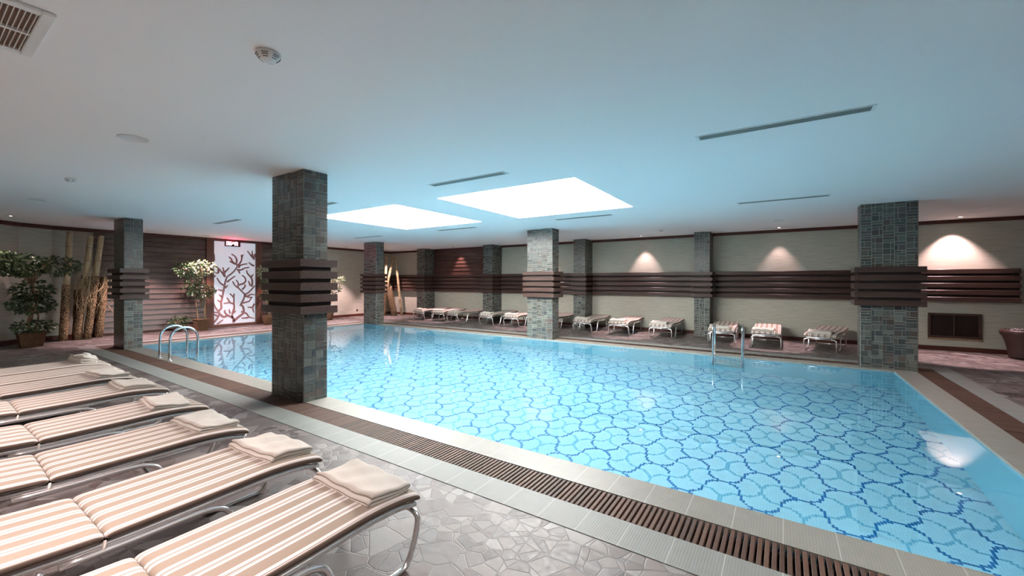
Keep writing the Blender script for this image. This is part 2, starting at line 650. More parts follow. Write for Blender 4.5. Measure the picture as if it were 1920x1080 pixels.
# channel under the grates
ch = MB()
a, b_ = CO, CO + GR
for x0, x1, y0, y1 in ((PX0 - b_, PX1 + b_, PY0 - b_, PY0 - a), (PX0 - b_, PX1 + b_, PY1 + a, PY1 + b_), (PX0 - b_, PX0 - a, PY0 - a, PY1 + a), (PX1 + a, PX1 + b_, PY0 - a, PY1 + a)):
    ch.box(x0, x1, y0, y1, -.28, -.08)
struct(ch.build('trim_9', 'dark_gap'))

# water
wm = MB()
wm.add([(PX0, PY0, -.02), (PX1, PY0, -.02), (PX1, PY1, -.02), (PX0, PY1, -.02)], [(0, 1, 2, 3)])
tag(wm.build('pool_water', 'water'), 'clear still blue water filling the indoor swimming pool', 'water', kind='stuff')

# ceiling with two skylight openings
SK = [(-5.13, -2.47, 5.33, 8.03), (-8.93, -6.22, 5.33, 8.03)]
cm = MB()
xs = [XL - .3, -8.93, -6.22, -5.13, -2.47, XR + .3]
ys = [YF - .3, 5.33, 8.03, YB + .3]
for i in range(5):
    for j in range(3):
        if j == 1 and i in (1, 3):
            continue
        cm.box(xs[i], xs[i + 1], ys[j], ys[j + 1], ZC, ZC + .2)
struct(cm.build('ceiling', 'ceiling_paint'))
for i, (x0, x1, y0, y1) in enumerate(SK):
    s_ = MB()
    t = .04
    z1 = ZC + .34
    for bx in ((x0 - t, x0, y0 - t, y1 + t), (x1, x1 + t, y0 - t, y1 + t), (x0, x1, y0 - t, y0), (x0, x1, y1, y1 + t)):
        s_.box(*bx, ZC + .201, z1)
    s_.box(x0 - t, x1 + t, y0 - t, y1 + t, z1, z1 + .04)
    o = empty('skylight', ((x0 + x1) / 2, (y0 + y1) / 2, ZC), ('glowing square ceiling skylight nearest the camera, the larger of the two', 'glowing square ceiling skylight half hidden by the near stone pillar')[i], 'skylight')
    inv = Vector(o.location)
    k = s_.build('skylight_well', 'white_paint', o); k.location = -inv
    g_ = MB()
    g_.box(x0 + .01, x1 - .01, y0 + .01, y1 - .01, z1 - .07, z1 - .04)
    k = g_.build('light_panel', 'skylight_glow', o); k.location = -inv

# walls
wl = MB()
wl.box(XL - .2, XL, 3.12, YB + .2, 0, ZC)
struct(wl.build('wall_left', 'wallpaper'))
wl = MB()
poly = [(-16.4, 3.12), (-16.4, 2.35), (-16.2, 1.75), (-15.75, 1.15), (-15.0, .45), (-13.6, -.5), (-12.0, -1.3), (-11, YF)]
for (ax, ay), (bx, by) in zip(poly, poly[1:]):
    nx, ny = by - ay, -(bx - ax)
    l_ = math.hypot(nx, ny)
    nx, ny = nx / l_ * .2, ny / l_ * .2
    wl.add([(ax, ay, 0), (bx, by, 0), (bx + nx, by + ny, 0), (ax + nx, ay + ny, 0), (ax, ay, ZC), (bx, by, ZC), (bx + nx, by + ny, ZC), (ax + nx, ay + ny, ZC)],
           [(0, 1, 5, 4), (1, 2, 6, 5), (2, 3, 7, 6), (3, 0, 4, 7), (0, 3, 2, 1), (4, 5, 6, 7)])
struct(wl.build('wall_curved', 'wallpaper'))
struct(MB().box(XL - .2, XR + .2, YB, YB + .2, 0, ZC).build('wall_back', 'wallpaper'))
struct(MB().box(XR, XR + .2, YF, YB, 0, ZC).build('wall_right', 'wallpaper'))
struct(MB().box(-11.5, XR + .2, YF - .2, YF, 0, ZC).build('wall_front', 'wallpaper'))
# trims and baseboards
t1 = MB().box(XL + .03, XR, YB - .04, YB, ZC - .085, ZC)
struct(t1.build('trim_10', 'trim_wood'))
t2 = MB().box(XL, XL + .04, 3.12, YB, ZC - .085, ZC)
bl = MB().box(XL, XL + .03, 3.12, YB, 0, .11)
for (ax, ay), (bx, by) in zip(poly[:-1], poly[1:]):
    for mb_, z0, z1, dp in ((t2, ZC - .10, ZC, .04), (bl, 0, .12, .025)):
        nx, ny = -(by - ay), (bx - ax)
        l_ = math.hypot(nx, ny)
        nx, ny = nx / l_ * dp, ny / l_ * dp
        mb_.add([(ax, ay, z0), (bx, by, z0), (bx + nx, by + ny, z0), (ax + nx, ay + ny, z0), (ax, ay, z1), (bx, by, z1), (bx + nx, by + ny, z1), (ax + nx, ay + ny, z1)],
                [(0, 1, 5, 4), (1, 2, 6, 5), (2, 3, 7, 6), (3, 0, 4, 7), (0, 3, 2, 1), (4, 5, 6, 7)])
struct(t2.build('trim_11', 'trim_wood'))
struct(bl.build('baseboard_left', 'trim_wood'))
struct(MB().box(XL, XR, YB - .03, YB, 0, .10).build('baseboard_back', 'trim_wood'))

# ------------------------------------------------------------------ wooden drain grates
rnd = random.Random(3)


def grate(x0, y0, x1, y1, along, label):
    mb = MB()
    tone0 = rnd.uniform(.85, 1.25)
    L_ = (x1 - x0) if along == 0 else (y1 - y0)
    pitch = .0375
    n = int(L_ / pitch)
    for i in range(n):
        a = .004 + i * pitch
        t_ = tone0 * rnd.uniform(.6, 1.35)
        cc = (t_, t_ * rnd.uniform(.92, 1.02), t_ * rnd.uniform(.85, 1.0))
        if along == 0:
            mb.bev(x0 + a, x0 + a + .0255, y0 + .004, y1 - .004, -.025, .001, .003, cc)
        else:
            mb.bev(x0 + .004, x1 - .004, y0 + a, y0 + a + .0255, -.025, .001, .003, cc)
    o = mb.build('drain_grate', 'grate_wood')
    b2 = MB()
    for q in (.22, .78):
        if along == 0:
            yy = y0 + (y1 - y0) * q
            b2.box(x0, x1 - .01, yy - .012, yy + .012, -.08, -.026)
        else:
            xx = x0 + (x1 - x0) * q
            b2.box(xx - .012, xx + .012, y0, y1 - .01, -.08, -.026)
    b2.build('batten', 'dark_gap', o)
    return tag(o, label, 'grate', 'wooden drain grates around the pool')


gy0, gy1 = PY0 - CO - GR, PY0 - CO
SEG = 1.2
x = PX0 - CO - GR
segs = []
while x < PX1 + CO + GR - .05:
    x2 = min(x + SEG, PX1 + CO + GR)
    if 0 < PX1 + CO + GR - x2 < .3:
        x2 = PX1 + CO + GR
    segs.append((x, x2))
    x = x2
near_names = ['at the far left corner of the deck', 'just right of the left pillar base', 'in front of the curved handrails', 'behind the folded towel of the farthest lounger',
              'running left towards the near pillar', 'beside the fifth lounger from the camera', 'ending at the base of the near pillar', 'starting right of the near pillar base',
              'beyond the foot of the second lounger', 'beyond the foot of the nearest lounger', 'just right of the nearest towel', 'at the bottom centre of the photo',
              'right of bottom centre, close to the camera', 'at the bottom edge, right of centre']
for i, (a, b_) in enumerate(segs):
    nm = near_names[i] if i < len(near_names) else 'at the near right corner'
    grate(a, gy0, b_, gy1, 0, 'drain grate on near pool edge, ' + nm)
for i, (a, b_) in enumerate(segs):
    ref = ['the far left corner pillar', 'the bamboo poles in the corner', 'the leftmost far loungers', 'the third far lounger', 'the bare gap left of the fourth far lounger', 'the fourth far lounger',
           'the fifth far lounger', 'the centre pillar', 'the sixth far lounger', 'the seventh far lounger', 'the empty deck by the slim wall pillar', 'the far ladder', 'the lounger right of the ladder', 'the right pillar'][min(i, 13)]
    grate(a, PY1 + CO, b_, PY1 + CO + GR, 0, 'drain grate on far pool edge by ' + ref)
y = PY0 - CO
k = 0
ln = ['behind the left pillar', 'before the left plank wall', 'before the potted tree by the coral panel', 'before the coral panel', 'behind the near pillar', 'before the plain left wall']
rn = ['at the bottom right edge of the photo', 'second from the bottom right', 'midway along the right side', 'above the midpoint of the right side', 'second from the right pillar', 'beside the right pillar']
while y < PY1 + CO - .05:
    y2 = min(y + 1.22, PY1 + CO)
    if PY1 + CO - y2 < .2:
        y2 = PY1 + CO
    grate(PX0 - CO - GR, y, PX0 - CO, y2, 1, 'drain grate on left pool end ' + ln[min(k, 5)])
    grate(PX1 + CO, y, PX1 + CO + GR, y2, 1, 'drain grate on right pool end, ' + rn[min(k, 5)])
    y = y2
    k += 1

# ------------------------------------------------------------------ stone pillars
PAL = [(.085, .095, .085), (.10, .105, .095), (.13, .14, .125), (.065, .072, .072), (.15, .155, .135), (.11, .10, .085), (.075, .082, .075), (.15, .155, .13), (.06, .066, .064), (.12, .12, .105), (.11, .085, .07), (.085, .065, .055)]


def tile_face(mb, rnd, width, h, place):
    """place(u, z, d) -> 3-D point; u across, d outwards"""
    n = max(1, round(width / .158))
    w_ = width / n
    g = .0068
    d = .006

    def tile(u0, u1, z0, z1):
        u0 += g / 2; u1 -= g / 2; z0 += g / 2; z1 -= g / 2
        k = rnd.uniform(.55, .9)
        c = tuple(q * k for q in rnd.choice(PAL))
        vs = [place(u0, z0, d), place(u1, z0, d), place(u1, z1, d), place(u0, z1, d), place(u0, z0, 0), place(u1, z0, 0), place(u1, z1, 0), place(u0, z1, 0)]
        mb.add(vs, [(0, 1, 2, 3), (0, 4, 5, 1), (1, 5, 6, 2), (2, 6, 7, 3), (3, 7, 4, 0)], c)
    for i in range(n):
        a = i * w_
        z = -rnd.uniform(0, .04)
        while z < h:
            kind = rnd.random()
            if kind < .34:
                hh = .054
                cuts = [(0, 1)]
            elif kind < .5:
                hh = .04
                cuts = [(0, 1)]
            elif kind < .66:
                hh = .05
                q = rnd.choice((.35, .65, .5))
                cuts = [(0, q), (q, 1)]
            else:
                hh = .108
                q = rnd.choice((.32, .68))
                cuts = [(0, q), (q, 1)]
            z0, z1 = max(z, 0), min(z + hh, h)
            if z1 - z0 > .012:
                for c0, c1 in cuts:
                    tile(a + c0 * w_, a + c1 * w_, z0, z1)
            z += hh


def pillar(x0, x1, y0, y1, label, seed, slab=.10, core=.035, z0c=1.17, z1c=1.89, back=True):
    cx, cy = (x0 + x1) / 2, (y0 + y1) / 2
    hx, hy = (x1 - x0) / 2, (y1 - y0) / 2
    o = empty('stone_pillar', (cx, cy, 0), label, 'pillar')
    MB().box(-hx, hx, -hy, hy, 0, ZC).build('core', 'pillar_grout', o)
    rr = random.Random(seed)
    t = MB()
    z0 = .005
    hh = ZC - .004
    tile_face(t, rr, 2 * hx, hh, lambda u, z, d: (-hx + u, -hy - d, z + z0 * 0))
    tile_face(t, rr, 2 * hy, hh, lambda u, z, d: (hx + d, -hy + u, z))
    tile_face(t, rr, 2 * hy, hh, lambda u, z, d: (-hx - d, hy - u, z))
    if back:
        tile_face(t, rr, 2 * hx, hh, lambda u, z, d: (hx - u, hy + d, z))
    t.build('stone_tiles', 'pillar_tile', o)
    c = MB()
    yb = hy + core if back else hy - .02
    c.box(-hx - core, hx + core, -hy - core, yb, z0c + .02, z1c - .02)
    cc = c.build('collar', 'recess_shade_wood', o)
    n = 5
    pitch = (z1c - z0c - .10) / 4
    for i in range(n):
        za = z0c + i * pitch
        s_ = MB()
        yb = hy + slab if back else hy - .02
        s_.bev(-hx - slab, hx + slab, -hy - slab, yb, za, za + .10, .004)
        s_.build('slab', 'wood_x', cc)
    return o


pillar(-6.05, -5.25, 2.97, 3.30, 'tall stone-tiled pillar with dark wooden collar standing nearest the camera', 1)
pillar(-13.62, -12.83, 2.97, 3.30, 'stone-tiled pillar at left before the dark plank wall', 2)
pillar(-6.10, -5.30, 10.0, 10.38, 'stone-tiled pillar at the centre of the far pool edge, wood collar', 3)
pillar(1.22, 2.01, 10.14, 10.46, 'wide stone-tiled pillar at right, by the pool corner', 4)
pillar(-13.33, -12.62, 9.9, 10.25, 'stone-tiled pillar at the far left pool corner by the bamboo', 5)
pillar(-13.85, -13.38, 13.1, YB, 'slim wall pillar left of the dark plank panel, near the corner', 6, .08, .03, 1.16, 1.9, False)
pillar(-10.08, -9.63, 13.1, YB, 'slim wall pillar right of the dark plank panel', 7, .08, .03, 1.16, 1.9, False)
pillar(-6.10, -5.68, 13.1, YB, 'slim wall pillar just right of the centre pillar', 8, .08, .03, 1.16, 1.9, False)
pillar(-2.20, -1.79, 13.1, YB, 'slim wall pillar left of the far pool ladder', 9, .08, .03, 1.16, 1.9, False)


# ------------------------------------------------------------------ wall band, panels
def band_sec(x0, x1, label):
    o = empty('wooden_band', ((x0 + x1) / 2, YB - .055, 1.16), label, 'wooden band')
    h = (x1 - x0) / 2
    MB().box(-h, h, -.03, .03, .02, .74).build('backing', 'recess_shade_wood', o)
    for i in range(5):
        MB().bev(-h, h, -.11, -.03, i * .1625, i * .1625 + .105, .005).build('board', 'wood_x', o)


band_sec(XL + .04, -13.93, 'dark board band on the wall behind the corner bamboo poles')
band_sec(-13.30, -10.16, 'dark board band across the foot of the plank panel')
band_sec(-9.55, -6.18, 'dark board band on the wall left of the centre pillar')
band_sec(-5.60, -2.28, 'dark board band on far wall lit by the tallest pink light cone')
band_sec(-1.71, 2.2, 'long dark board band between the ladder wall pillar and right pillar')
band_sec(2.25, 4.33, 'dark board band right of the right pillar, above the wall vent')


def clap(y_or_x, a0, a1, z0, z1, axis, label, out=1, pitch=.163, dep=.05):
    """overlapping horizontal planks"""
    mb = MB()
    n = int(round((z1 - z0) / pitch))
    p_ = (z1 - z0) / n
    for i in range(n):
        za, zb = z0 + i * p_, z0 + (i + 1) * p_ - .012
        ya, yb = dep, dep * .45
        if axis == 'x':       # panel lies on left wall, runs along Y
            b0 = y_or_x
            vs = [(b0, a0, za), (b0 + ya, a0, za), (b0 + yb, a0, zb), (b0, a0, zb), (b0, a1, za), (b0 + ya, a1, za), (b0 + yb, a1, zb), (b0, a1, zb)]
        else:
            b0 = y_or_x
            vs = [(a1, b0, za), (a1, b0 - ya, za), (a1, b0 - yb, zb), (a1, b0, zb), (a0, b0, za), (a0, b0 - ya, za), (a0, b0 - yb, zb), (a0, b0, zb)]
        mb.add(vs, [(0, 1, 2, 3), (7, 6, 5, 4), (0, 4, 5, 1), (1, 5, 6, 2), (2, 6, 7, 3), (3, 7, 4, 0)])
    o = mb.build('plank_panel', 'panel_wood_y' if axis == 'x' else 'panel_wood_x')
    return tag(o, label, 'wood panelling')


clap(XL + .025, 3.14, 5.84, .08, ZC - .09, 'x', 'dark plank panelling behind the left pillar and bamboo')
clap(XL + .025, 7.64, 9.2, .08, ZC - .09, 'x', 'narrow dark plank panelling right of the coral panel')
clap(YB - .025, -13.36, -10.12, 1.92, ZC - .05, 'y', 'dark plank panel high on the far wall between slim pillars')

# coral panel with clock
cp = empty('coral_panel', (XL, 6.75, 0), 'tall backlit white panel with brown coral branches in a dark wood frame', 'decorative panel')
fr = MB()
fr.bev(0, .12, -.90, -.68, 0, ZC - .01, .005)
fr.bev(0, .12, .67, .88, 0, ZC - .01, .005)
fr.bev(0, .09, -.68, .67, 0, .09, .004)
fr.bev(0, .09, -.68, .67, 2.99, ZC - .01, .004)
fr.build('frame', 'wood_z', cp)
MB().box(.005, .03, -.68, .67, .09, 2.99).build('frosted_panel', 'frosted_panel', cp)
BR = [[(300, 945), (295, 900), (265, 880), (240, 870), (200, 880), (155, 830), (180, 790), (178, 740), (190, 680), (205, 600), (215, 540), (235, 480), (270, 450), (310, 410), (335, 360), (300, 340), (262, 320)],
      [(335, 360), (365, 330), (380, 290), (375, 250)], [(380, 270), (395, 245)], [(320, 350), (330, 310), (315, 270), (280, 245)], [(310, 345), (285, 320), (275, 295), (255, 275)],
      [(330, 400), (370, 405), (410, 385), (455, 375)], [(350, 385), (360, 360), (400, 345), (435, 340)], [(345, 405), (360, 440)], [(215, 480), (205, 430), (195, 385)], [(205, 440), (255, 385)],
      [(235, 530), (270, 500), (312, 470)], [(215, 570), (170, 540), (140, 490)], [(200, 620), (150, 605)], [(215, 590), (240, 565)], [(185, 680), (160, 655)], [(180, 735), (145, 710)],
      [(213, 475), (190, 440), (150, 390), (108, 365)], [(160, 830), (130, 790), (108, 740)], [(155, 835), (108, 830)], [(110, 930), (150, 880), (160, 840)], [(150, 870), (108, 850)],
      [(300, 930), (350, 890), (400, 850), (395, 790), (375, 760), (400, 710), (410, 660), (375, 620), (345, 585), (345, 540), (325, 510)], [(345, 590), (310, 560), (290, 525)],
      [(350, 560), (395, 545), (420, 520), (410, 480), (385, 460)], [(415, 660), (450, 640), (490, 600), (515, 570)], [(485, 580), (490, 520), (475, 480), (440, 440), (432, 410)], [(475, 480), (500, 450)],
      [(470, 570), (450, 520)], [(410, 670), (450, 690), (490, 690)], [(440, 680), (480, 660), (515, 665)], [(380, 750), (430, 740), (460, 730), (485, 690)], [(300, 840), (305, 790), (302, 740), (300, 690), (265, 650)],
      [(298, 690), (305, 650)], [(300, 755), (260, 740), (205, 745)], [(265, 740), (235, 690)], [(290, 900), (285, 860), (300, 800)], [(265, 850), (255, 810)], [(290, 850), (320, 830)],
      [(400, 850), (430, 860), (460, 900), (510, 915)], [(450, 905), (380, 905)], [(240, 870), (210, 830), (220, 815)], [(515, 760), (495, 800), (505, 850)], [(500, 800), (445, 795)],
      [(515, 290), (480, 255), (440, 205)], [(490, 265), (490, 200)], [(510, 270), (515, 230)], [(510, 360), (480, 345), (455, 325)], [(112, 320), (112, 255)], [(150, 400), (150, 440), (115, 430)],
      [(140, 950), (195, 910)], [(385, 610), (415, 575), (410, 555)], [(375, 835), (400, 850)], [(375, 760), (365, 775)], [(112, 480), (125, 465)]]
cb = MB()
for bi, br in enumerate(BR):
    pts = catmull([((q[0] - 103) / 419 * 1.35 - .68, 2.99 - (q[1] - 122) / 832 * 2.90, 0) for q in br], 4)
    n = len(pts)
    w0 = .043 if len(br) > 8 else .034
    w1 = .020
    left, right = [], []
    for i, p_ in enumerate(pts):
        a_, b2 = pts[max(0, i - 1)], pts[min(n - 1, i + 1)]
        t_ = (b2 - a_).normalized()
        nn = Vector((-t_.y, t_.x, 0))
        ww = w0 + (w1 - w0) * i / (n - 1)
        left.append(p_ + nn * ww); right.append(p_ - nn * ww)
    end = [pts[-1] + (pts[-1] - pts[-2]).normalized() * w1]
    outl = left + end + right[::-1]
    outl = [(min(.667, max(-.677, q.x)), min(2.98, max(.10, q.y))) for q in outl]
    xx = .031 + .0004 * (bi % 7)
    # quads strip, given real thickness
    m_ = len(left)
    vs = [(xx + .006, q[0], q[1]) for q in outl] + [(xx - .0015, q[0], q[1]) for q in outl]
    K = len(outl)
    fs = []
    for i in range(m_ - 1):
        fs.append((i, i + 1, K - 2 - i, K - 1 - i)) if False else fs.append((i, K - 1 - i, K - 2 - i, i + 1))
    fs.append((m_ - 1, m_ + 1, m_))
    for i in range(K):
        j = (i + 1) % K
        fs.append((i, j, K + j, K + i))
    cb.add(vs, fs)
cb.build('coral_design', 'coral_ink', cp)

# LED clock
ck = empty('digital_clock', (XL + .06, 6.64, 2.83), 'glowing red digital clock at the top of the coral panel', 'clock')
MB().bev(0, .07, -.24, .24, 0, .20, .006).build('housing', 'black_plastic', ck)
SEGS = {'0': 'abcdef', '6': 'acdefg', '4': 'bcfg', '8': 'abcdefg', '5': 'acdfg'}
dg = MB()


def digit(ch, y0, wd=.065, ht=.12, z0=.04, t=.012):
    for s_ in SEGS[ch]:
        bx = {'a': (0, wd, ht - t, ht), 'b': (wd - t, wd, ht / 2, ht), 'c': (wd - t, wd, 0, ht / 2), 'd': (0, wd, 0, t), 'e': (0, t, 0, ht / 2), 'f': (0, t, ht / 2, ht), 'g': (0, wd, ht / 2 - t / 2, ht / 2 + t / 2)}[s_]
        dg.box(.070, .073, y0 + bx[0], y0 + bx[1], z0 + bx[2], z0 + bx[3])


for chh, yy in zip('0640', (-.20, -.115, .0, .085)):
    digit(chh, yy)
for zz in (.075, .115):
    dg.box(.070, .073, -.033, -.020, z0 := zz, zz + .012)
dg.build('digits', 'red_digit', ck)

# ------------------------------------------------------------------ pool ladders
lr = empty('pool_ladder', (-10.55, 3.3, 0), 'chrome curved pool handrails on the near edge by the left pillar', 'pool ladder')
for dx in (-.28, .28):
    pts = []
    r = .235
    pts += [(dx, -.24, .0), (dx, -.235, .2), (dx, -.235, .37)]
    for i in range(0, 13):
        a = pi - pi * i / 12
        pts.append((dx, r * cos(a) + .0, .42 + r * sin(a)))
    pts += [(dx, .235, .3), (dx, .235, -.1), (dx, .235, -.9)]
    MB().tube(pts, .022, 10).build('rail', 'chrome', lr)
    MB().lathe([(.05, 0), (.05, .008), (.03, .014)], 16, (dx, -.24, .003)).build('flange', 'chrome', lr)
for z in (-.3, -.6, -.85):
    MB().box(-.28, .28, .20, .27, z, z + .02).build('step', 'satin_metal', lr)
lr2 = empty('pool_ladder', (-1.0, 9.98, 0), 'chrome pool ladder with four steps on the far edge, right of centre', 'pool ladder')
for dx in (-.28, .28):
    pts = [(dx, .20, 0), (dx, .20, .35), (dx, .20, .55)]
    for i in range(1, 12):
        a = pi * i / 12
        pts.append((dx, .05 + .15 * cos(a), .55 + .13 * sin(a)))
    pts += [(dx, -.10, .5), (dx, -.10, .0), (dx, -.10, -.98)]
    MB().tube(pts, .021, 10).build('rail', 'chrome', lr2)
    MB().lathe([(.05, 0), (.05, .008), (.03, .014)], 16, (dx, .20, .003)).build('flange', 'chrome', lr2)
for z in (-.2, -.45, -.70, -.94):
    MB().box(-.28, .28, -.13, -.05, z, z + .022).build('step', 'satin_metal', lr2)


# ------------------------------------------------------------------ loungers
def cushion_mesh(path, width, th, mb):
    """path: list of (y, z) of the mid line"""
    pts = catmull([(0, p_[0], p_[1]) for p_ in path], 7)
    n = len(pts)
    M = 28
    rings = []
    tot = sum((pts[i + 1] - pts[i]).length for i in range(n - 1))
    s_ = 0
    for i, p_ in enumerate(pts):
        if i:
            s_ += (pts[i] - pts[i - 1]).length
        a_, b2 = pts[max(0, i - 1)], pts[min(n - 1, i + 1)]
        t_ = (b2 - a_).normalized()
        nn = Vector((0, -t_.z, t_.y))
        e_ = min(s_, tot - s_)
        k = 1.0 if e_ > .05 else (.42 + .58 * math.sqrt(max(0, 1 - (1 - e_ / .05) ** 2)))
        ring = []
        for j in range(M):
            a = 2 * pi * j / M
            ca, sa = cos(a), sin(a)
            ex = .32
            x_ = math.copysign(abs(ca) ** ex, ca) * width / 2 * (1 if k > .99 else (.975 + .025 * k))
            z_ = math.copysign(abs(sa) ** .62, sa) * th / 2 * k
            ring.append(Vector((x_, p_.y, p_.z)) + nn * z_)
        rings.append(ring)
    vs = [q for r_ in rings for q in r_]
    fs = []
    for i in range(n - 1):
        for j in range(M):
            j2 = (j + 1) % M
            fs.append((i * M + j, i * M + j2, (i + 1) * M + j2, (i + 1) * M + j))
    fs.append(tuple(range(M - 1, -1, -1)))
    fs.append(tuple((n - 1) * M + j for j in range(M)))
    fs = [tuple(reversed(f_)) for f_ in fs]
    mb.add(vs, fs, None, True)
    return mb


def arc_pts(c, r, a0, a1, n, plane):
    out = []
    for i in range(n + 1):
        a = a0 + (a1 - a0) * i / n
        out.append(plane(c[0] + r * cos(a), c[1] + r * sin(a)))
    return out


def make_lounger(label, group):
    """local y: 0 foot end, negative = towards the head"""
    t = empty('sun_lounger', (0, 0, 0), label, 'sun lounger', 0, group)
    W = .62
    cushion_mesh([(0, .352), (-.05, .372), (-.16, .392), (-.35, .405), (-.65, .398), (-1.0, .392), (-1.10, .390)], W, .058, MB()).build('seat_cushion', 'striped_fabric', t)
    cushion_mesh([(-1.105, .390), (-1.2, .395), (-1.45, .410), (-1.72, .428), (-1.80, .430)], W, .062, MB()).build('head_cushion', 'striped_fabric', t)
    # rail: closed U under the cushion
    hw = .285
    side = [(-.03, .322), (-.16, .350), (-.35, .362), (-.65, .357), (-1.1, .350), (-1.45, .370), (-1.74, .388)]
    pts = []
    sp_ = catmull([(hw, a, b2) for a, b2 in side], 4)
    pts += [Vector((hw - .06, 0.0, .318))] + sp_ + [Vector((hw - .06, -1.78, .392))]
    other = [Vector((-p_.x, p_.y, p_.z)) for p_ in reversed(pts)]
    MB().tube(pts + other, .016, 10, closed=True).build('rail', 'lounger_metal', t)
    # sling between rails
    sl = MB()
    for a, b2 in zip(sp_, sp_[1:]):
        sl.add([(-hw, a.y, a.z - .004), (hw, a.y, a.z - .004), (hw, b2.y, b2.z - .004), (-hw, b2.y, b2.z - .004), (-hw, a.y, a.z - .008), (hw, a.y, a.z - .008), (hw, b2.y, b2.z - .008), (-hw, b2.y, b2.z - .008)],
               [(0, 1, 2, 3), (7, 6, 5, 4), (0, 4, 5, 1), (3, 2, 6, 7), (1, 5, 6, 2), (0, 3, 7, 4)])
    sl.build('sling', 'bronze_mesh', t)
    # front frame: bar across, legs down, runners on the floor, back up and along the rail
    hb = .305
    half = [(hb - .10, -.02, .285), (hb - .03, -.02, .275), (hb, -.02, .235), (hb, -.045, .13), (hb, -.09, .04), (hb, -.13, .014), (hb, -.20, .012), (hb, -.42, .012),
            (hb, -.48, .03), (hb, -.53, .12), (hb, -.57, .25), (hb, -.62, .305), (hb, -.72, .328), (hb, -.95, .327), (hb, -1.25, .328)]
    hp = catmull(half, 4)
    MB().tube([(-(hb - .10), -.02, .285), (0, -.02, .2855), (hb - .10, -.02, .285)], .016, 10).build('crossbar', 'lounger_metal', t)
    for s_ in (-1, 1):
        MB().tube([Vector((s_ * p_.x, p_.y, p_.z)) for p_ in hp], .016, 10).build('leg', 'lounger_metal', t)
    for s_ in (-1, 1):
        lp = catmull([(s_ * .29, -1.30, .335), (s_ * .30, -1.33, .28), (s_ * .30, -1.40, .10), (s_ * .30, -1.43, .025), (s_ * .30, -1.50, .013), (s_ * .30, -1.62, .013)], 4)
        MB().tube(lp, .015, 8).build('leg', 'lounger_metal', t)
        MB().tube([(s_ * .300, -1.10, .375), (s_ * .312, -1.105, .345), (s_ * .305, -1.11, .315)], .006, 6).build('cushion_tie', 'off_white_tape', t)
    MB().tube([(-.30, -1.55, .013), (.30, -1.55, .013)], .0125, 8).build('rear_stretcher', 'lounger_metal', t)
    return t


def towel_mesh(seed, w=.52, d=.27, layers=3, th=.0155):
    r_ = random.Random(seed)
    # one sheet folded back and forth: mid line in (y, z)
    line = []
    gap = th * 1.05
    # spiral like fold: fold rounds on the head side (-y)
    y1 = d / 2
    for l in range(layers * 2 - 1 if False else layers):
        z = th / 2 + l * gap
        if l % 2 == 0:
            seg = [(y1 - .006 * l, z), (0, z), (-d / 2 + .012, z)]
        else:
            seg = [(-d / 2 + .012, z), (0, z), (y1 - .012, z)]
        if l and (l % 2 == 1):
            line += [(-d / 2 - .001, z - gap / 2)]
        elif l:
            line += [(y1 + .003, z - gap / 2)]
        line += seg
    # outer wrap: thick front fold
    pts = catmull([(0, a, b_) for a, b_ in line], 4)
    n = len(pts)
    prof_a, prof_b = [], []
    for i, p_ in enumerate(pts):
        a_, b2 = pts[max(0, i - 1)], pts[min(n - 1, i + 1)]
        t_ = (b2 - a_).normalized()
        nn = Vector((0, -t_.z, t_.y))
        prof_a.append(p_ + nn * th * .47)
        prof_b.append(p_ - nn * th * .47)
    ring = prof_a + prof_b[::-1]
    K = len(ring)
    NX = 22
    ph = [r_.uniform(0, 6.28) for _ in range(6)]
    vs = []
    for i in range(NX + 1):
        u = -w / 2 + w * i / NX
        for q in ring:
            zz = q.z
            amp = zz / (layers * gap)
            wv_ = .006 * sin(9 * u + 14 * q.y + ph[0]) + .005 * sin(31 * u - 17 * q.y + ph[1]) + .002 * sin(55 * q.y + 12 * u + ph[2])
            sag = -.006 * amp * (1 if abs(u) > w / 2 - .02 else 0)
            vs.append((u + .006 * sin(20 * q.y + ph[3]) * (1 if i in (0, NX) else 0), q.y + .006 * sin(8 * u + ph[4]), max(.001, zz + wv_ * amp + sag + .004 * amp)))
    fs = []
    for i in range(NX):
        for j in range(K):
            j2 = (j + 1) % K
            fs.append((i * K + j, i * K + j2, (i + 1) * K + j2, (i + 1) * K + j))
    h2 = K // 2
    for base in (0, NX * K):
        for j in range(h2 - 1):
            q = (base + j, base + j + 1, base + K - 2 - j, base + K - 1 - j)
            fs.append(q if base else tuple(reversed(q)))
    mb = MB()
    mb.add(vs, fs, None, True)
    return mb


near = [(-2.05, 1.68), (-2.98, 1.65), (-3.98, 1.63), (-4.98, 1.70), (-6.10, 1.73), (-7.09, 1.70), (-7.78, 1.74), (-8.50, 1.76)]
ord_near = ['nearest striped sun lounger, its foot end and towel at bottom centre', 'second striped sun lounger from the camera in the near row',
            'third striped sun lounger from the camera in the near row', 'fourth striped sun lounger from the camera in the near row', 'fifth striped sun lounger from the camera in the near row',
            'sixth striped sun lounger from the camera, touching the towel-less one', 'striped sun lounger without its own towel in the near row', 'farthest striped sun lounger of the near row, rolled towel on it']
proto = None
for i, (x_, y_) in enumerate(near):
    if proto is None:
        o = proto = make_lounger(ord_near[0], 'striped sun loungers in the near row')
    else:
        o = copy_tree(proto)
        o['label'] = ord_near[i]
    o.location = (x_, y_, 0)
    if i:
        o.rotation_euler[2] = (0, .01, -.02, .015, -.01, .02, 0.0, -.0)[i]
far = [(-12.67, 12.06, .0), (-11.62, 12.10, .12), (-10.78, 12.02, -.10), (-9.12, 12.0, 0), (-8.05, 12.05, 0), (-6.62, 12.05, .0), (-5.31, 12.0, 0), (-4.13, 12.0, .02), (-2.91, 11.98, 0), (-1.33, 11.72, .03), (-.35, 11.68, 0), (.70, 11.80, -.22)]
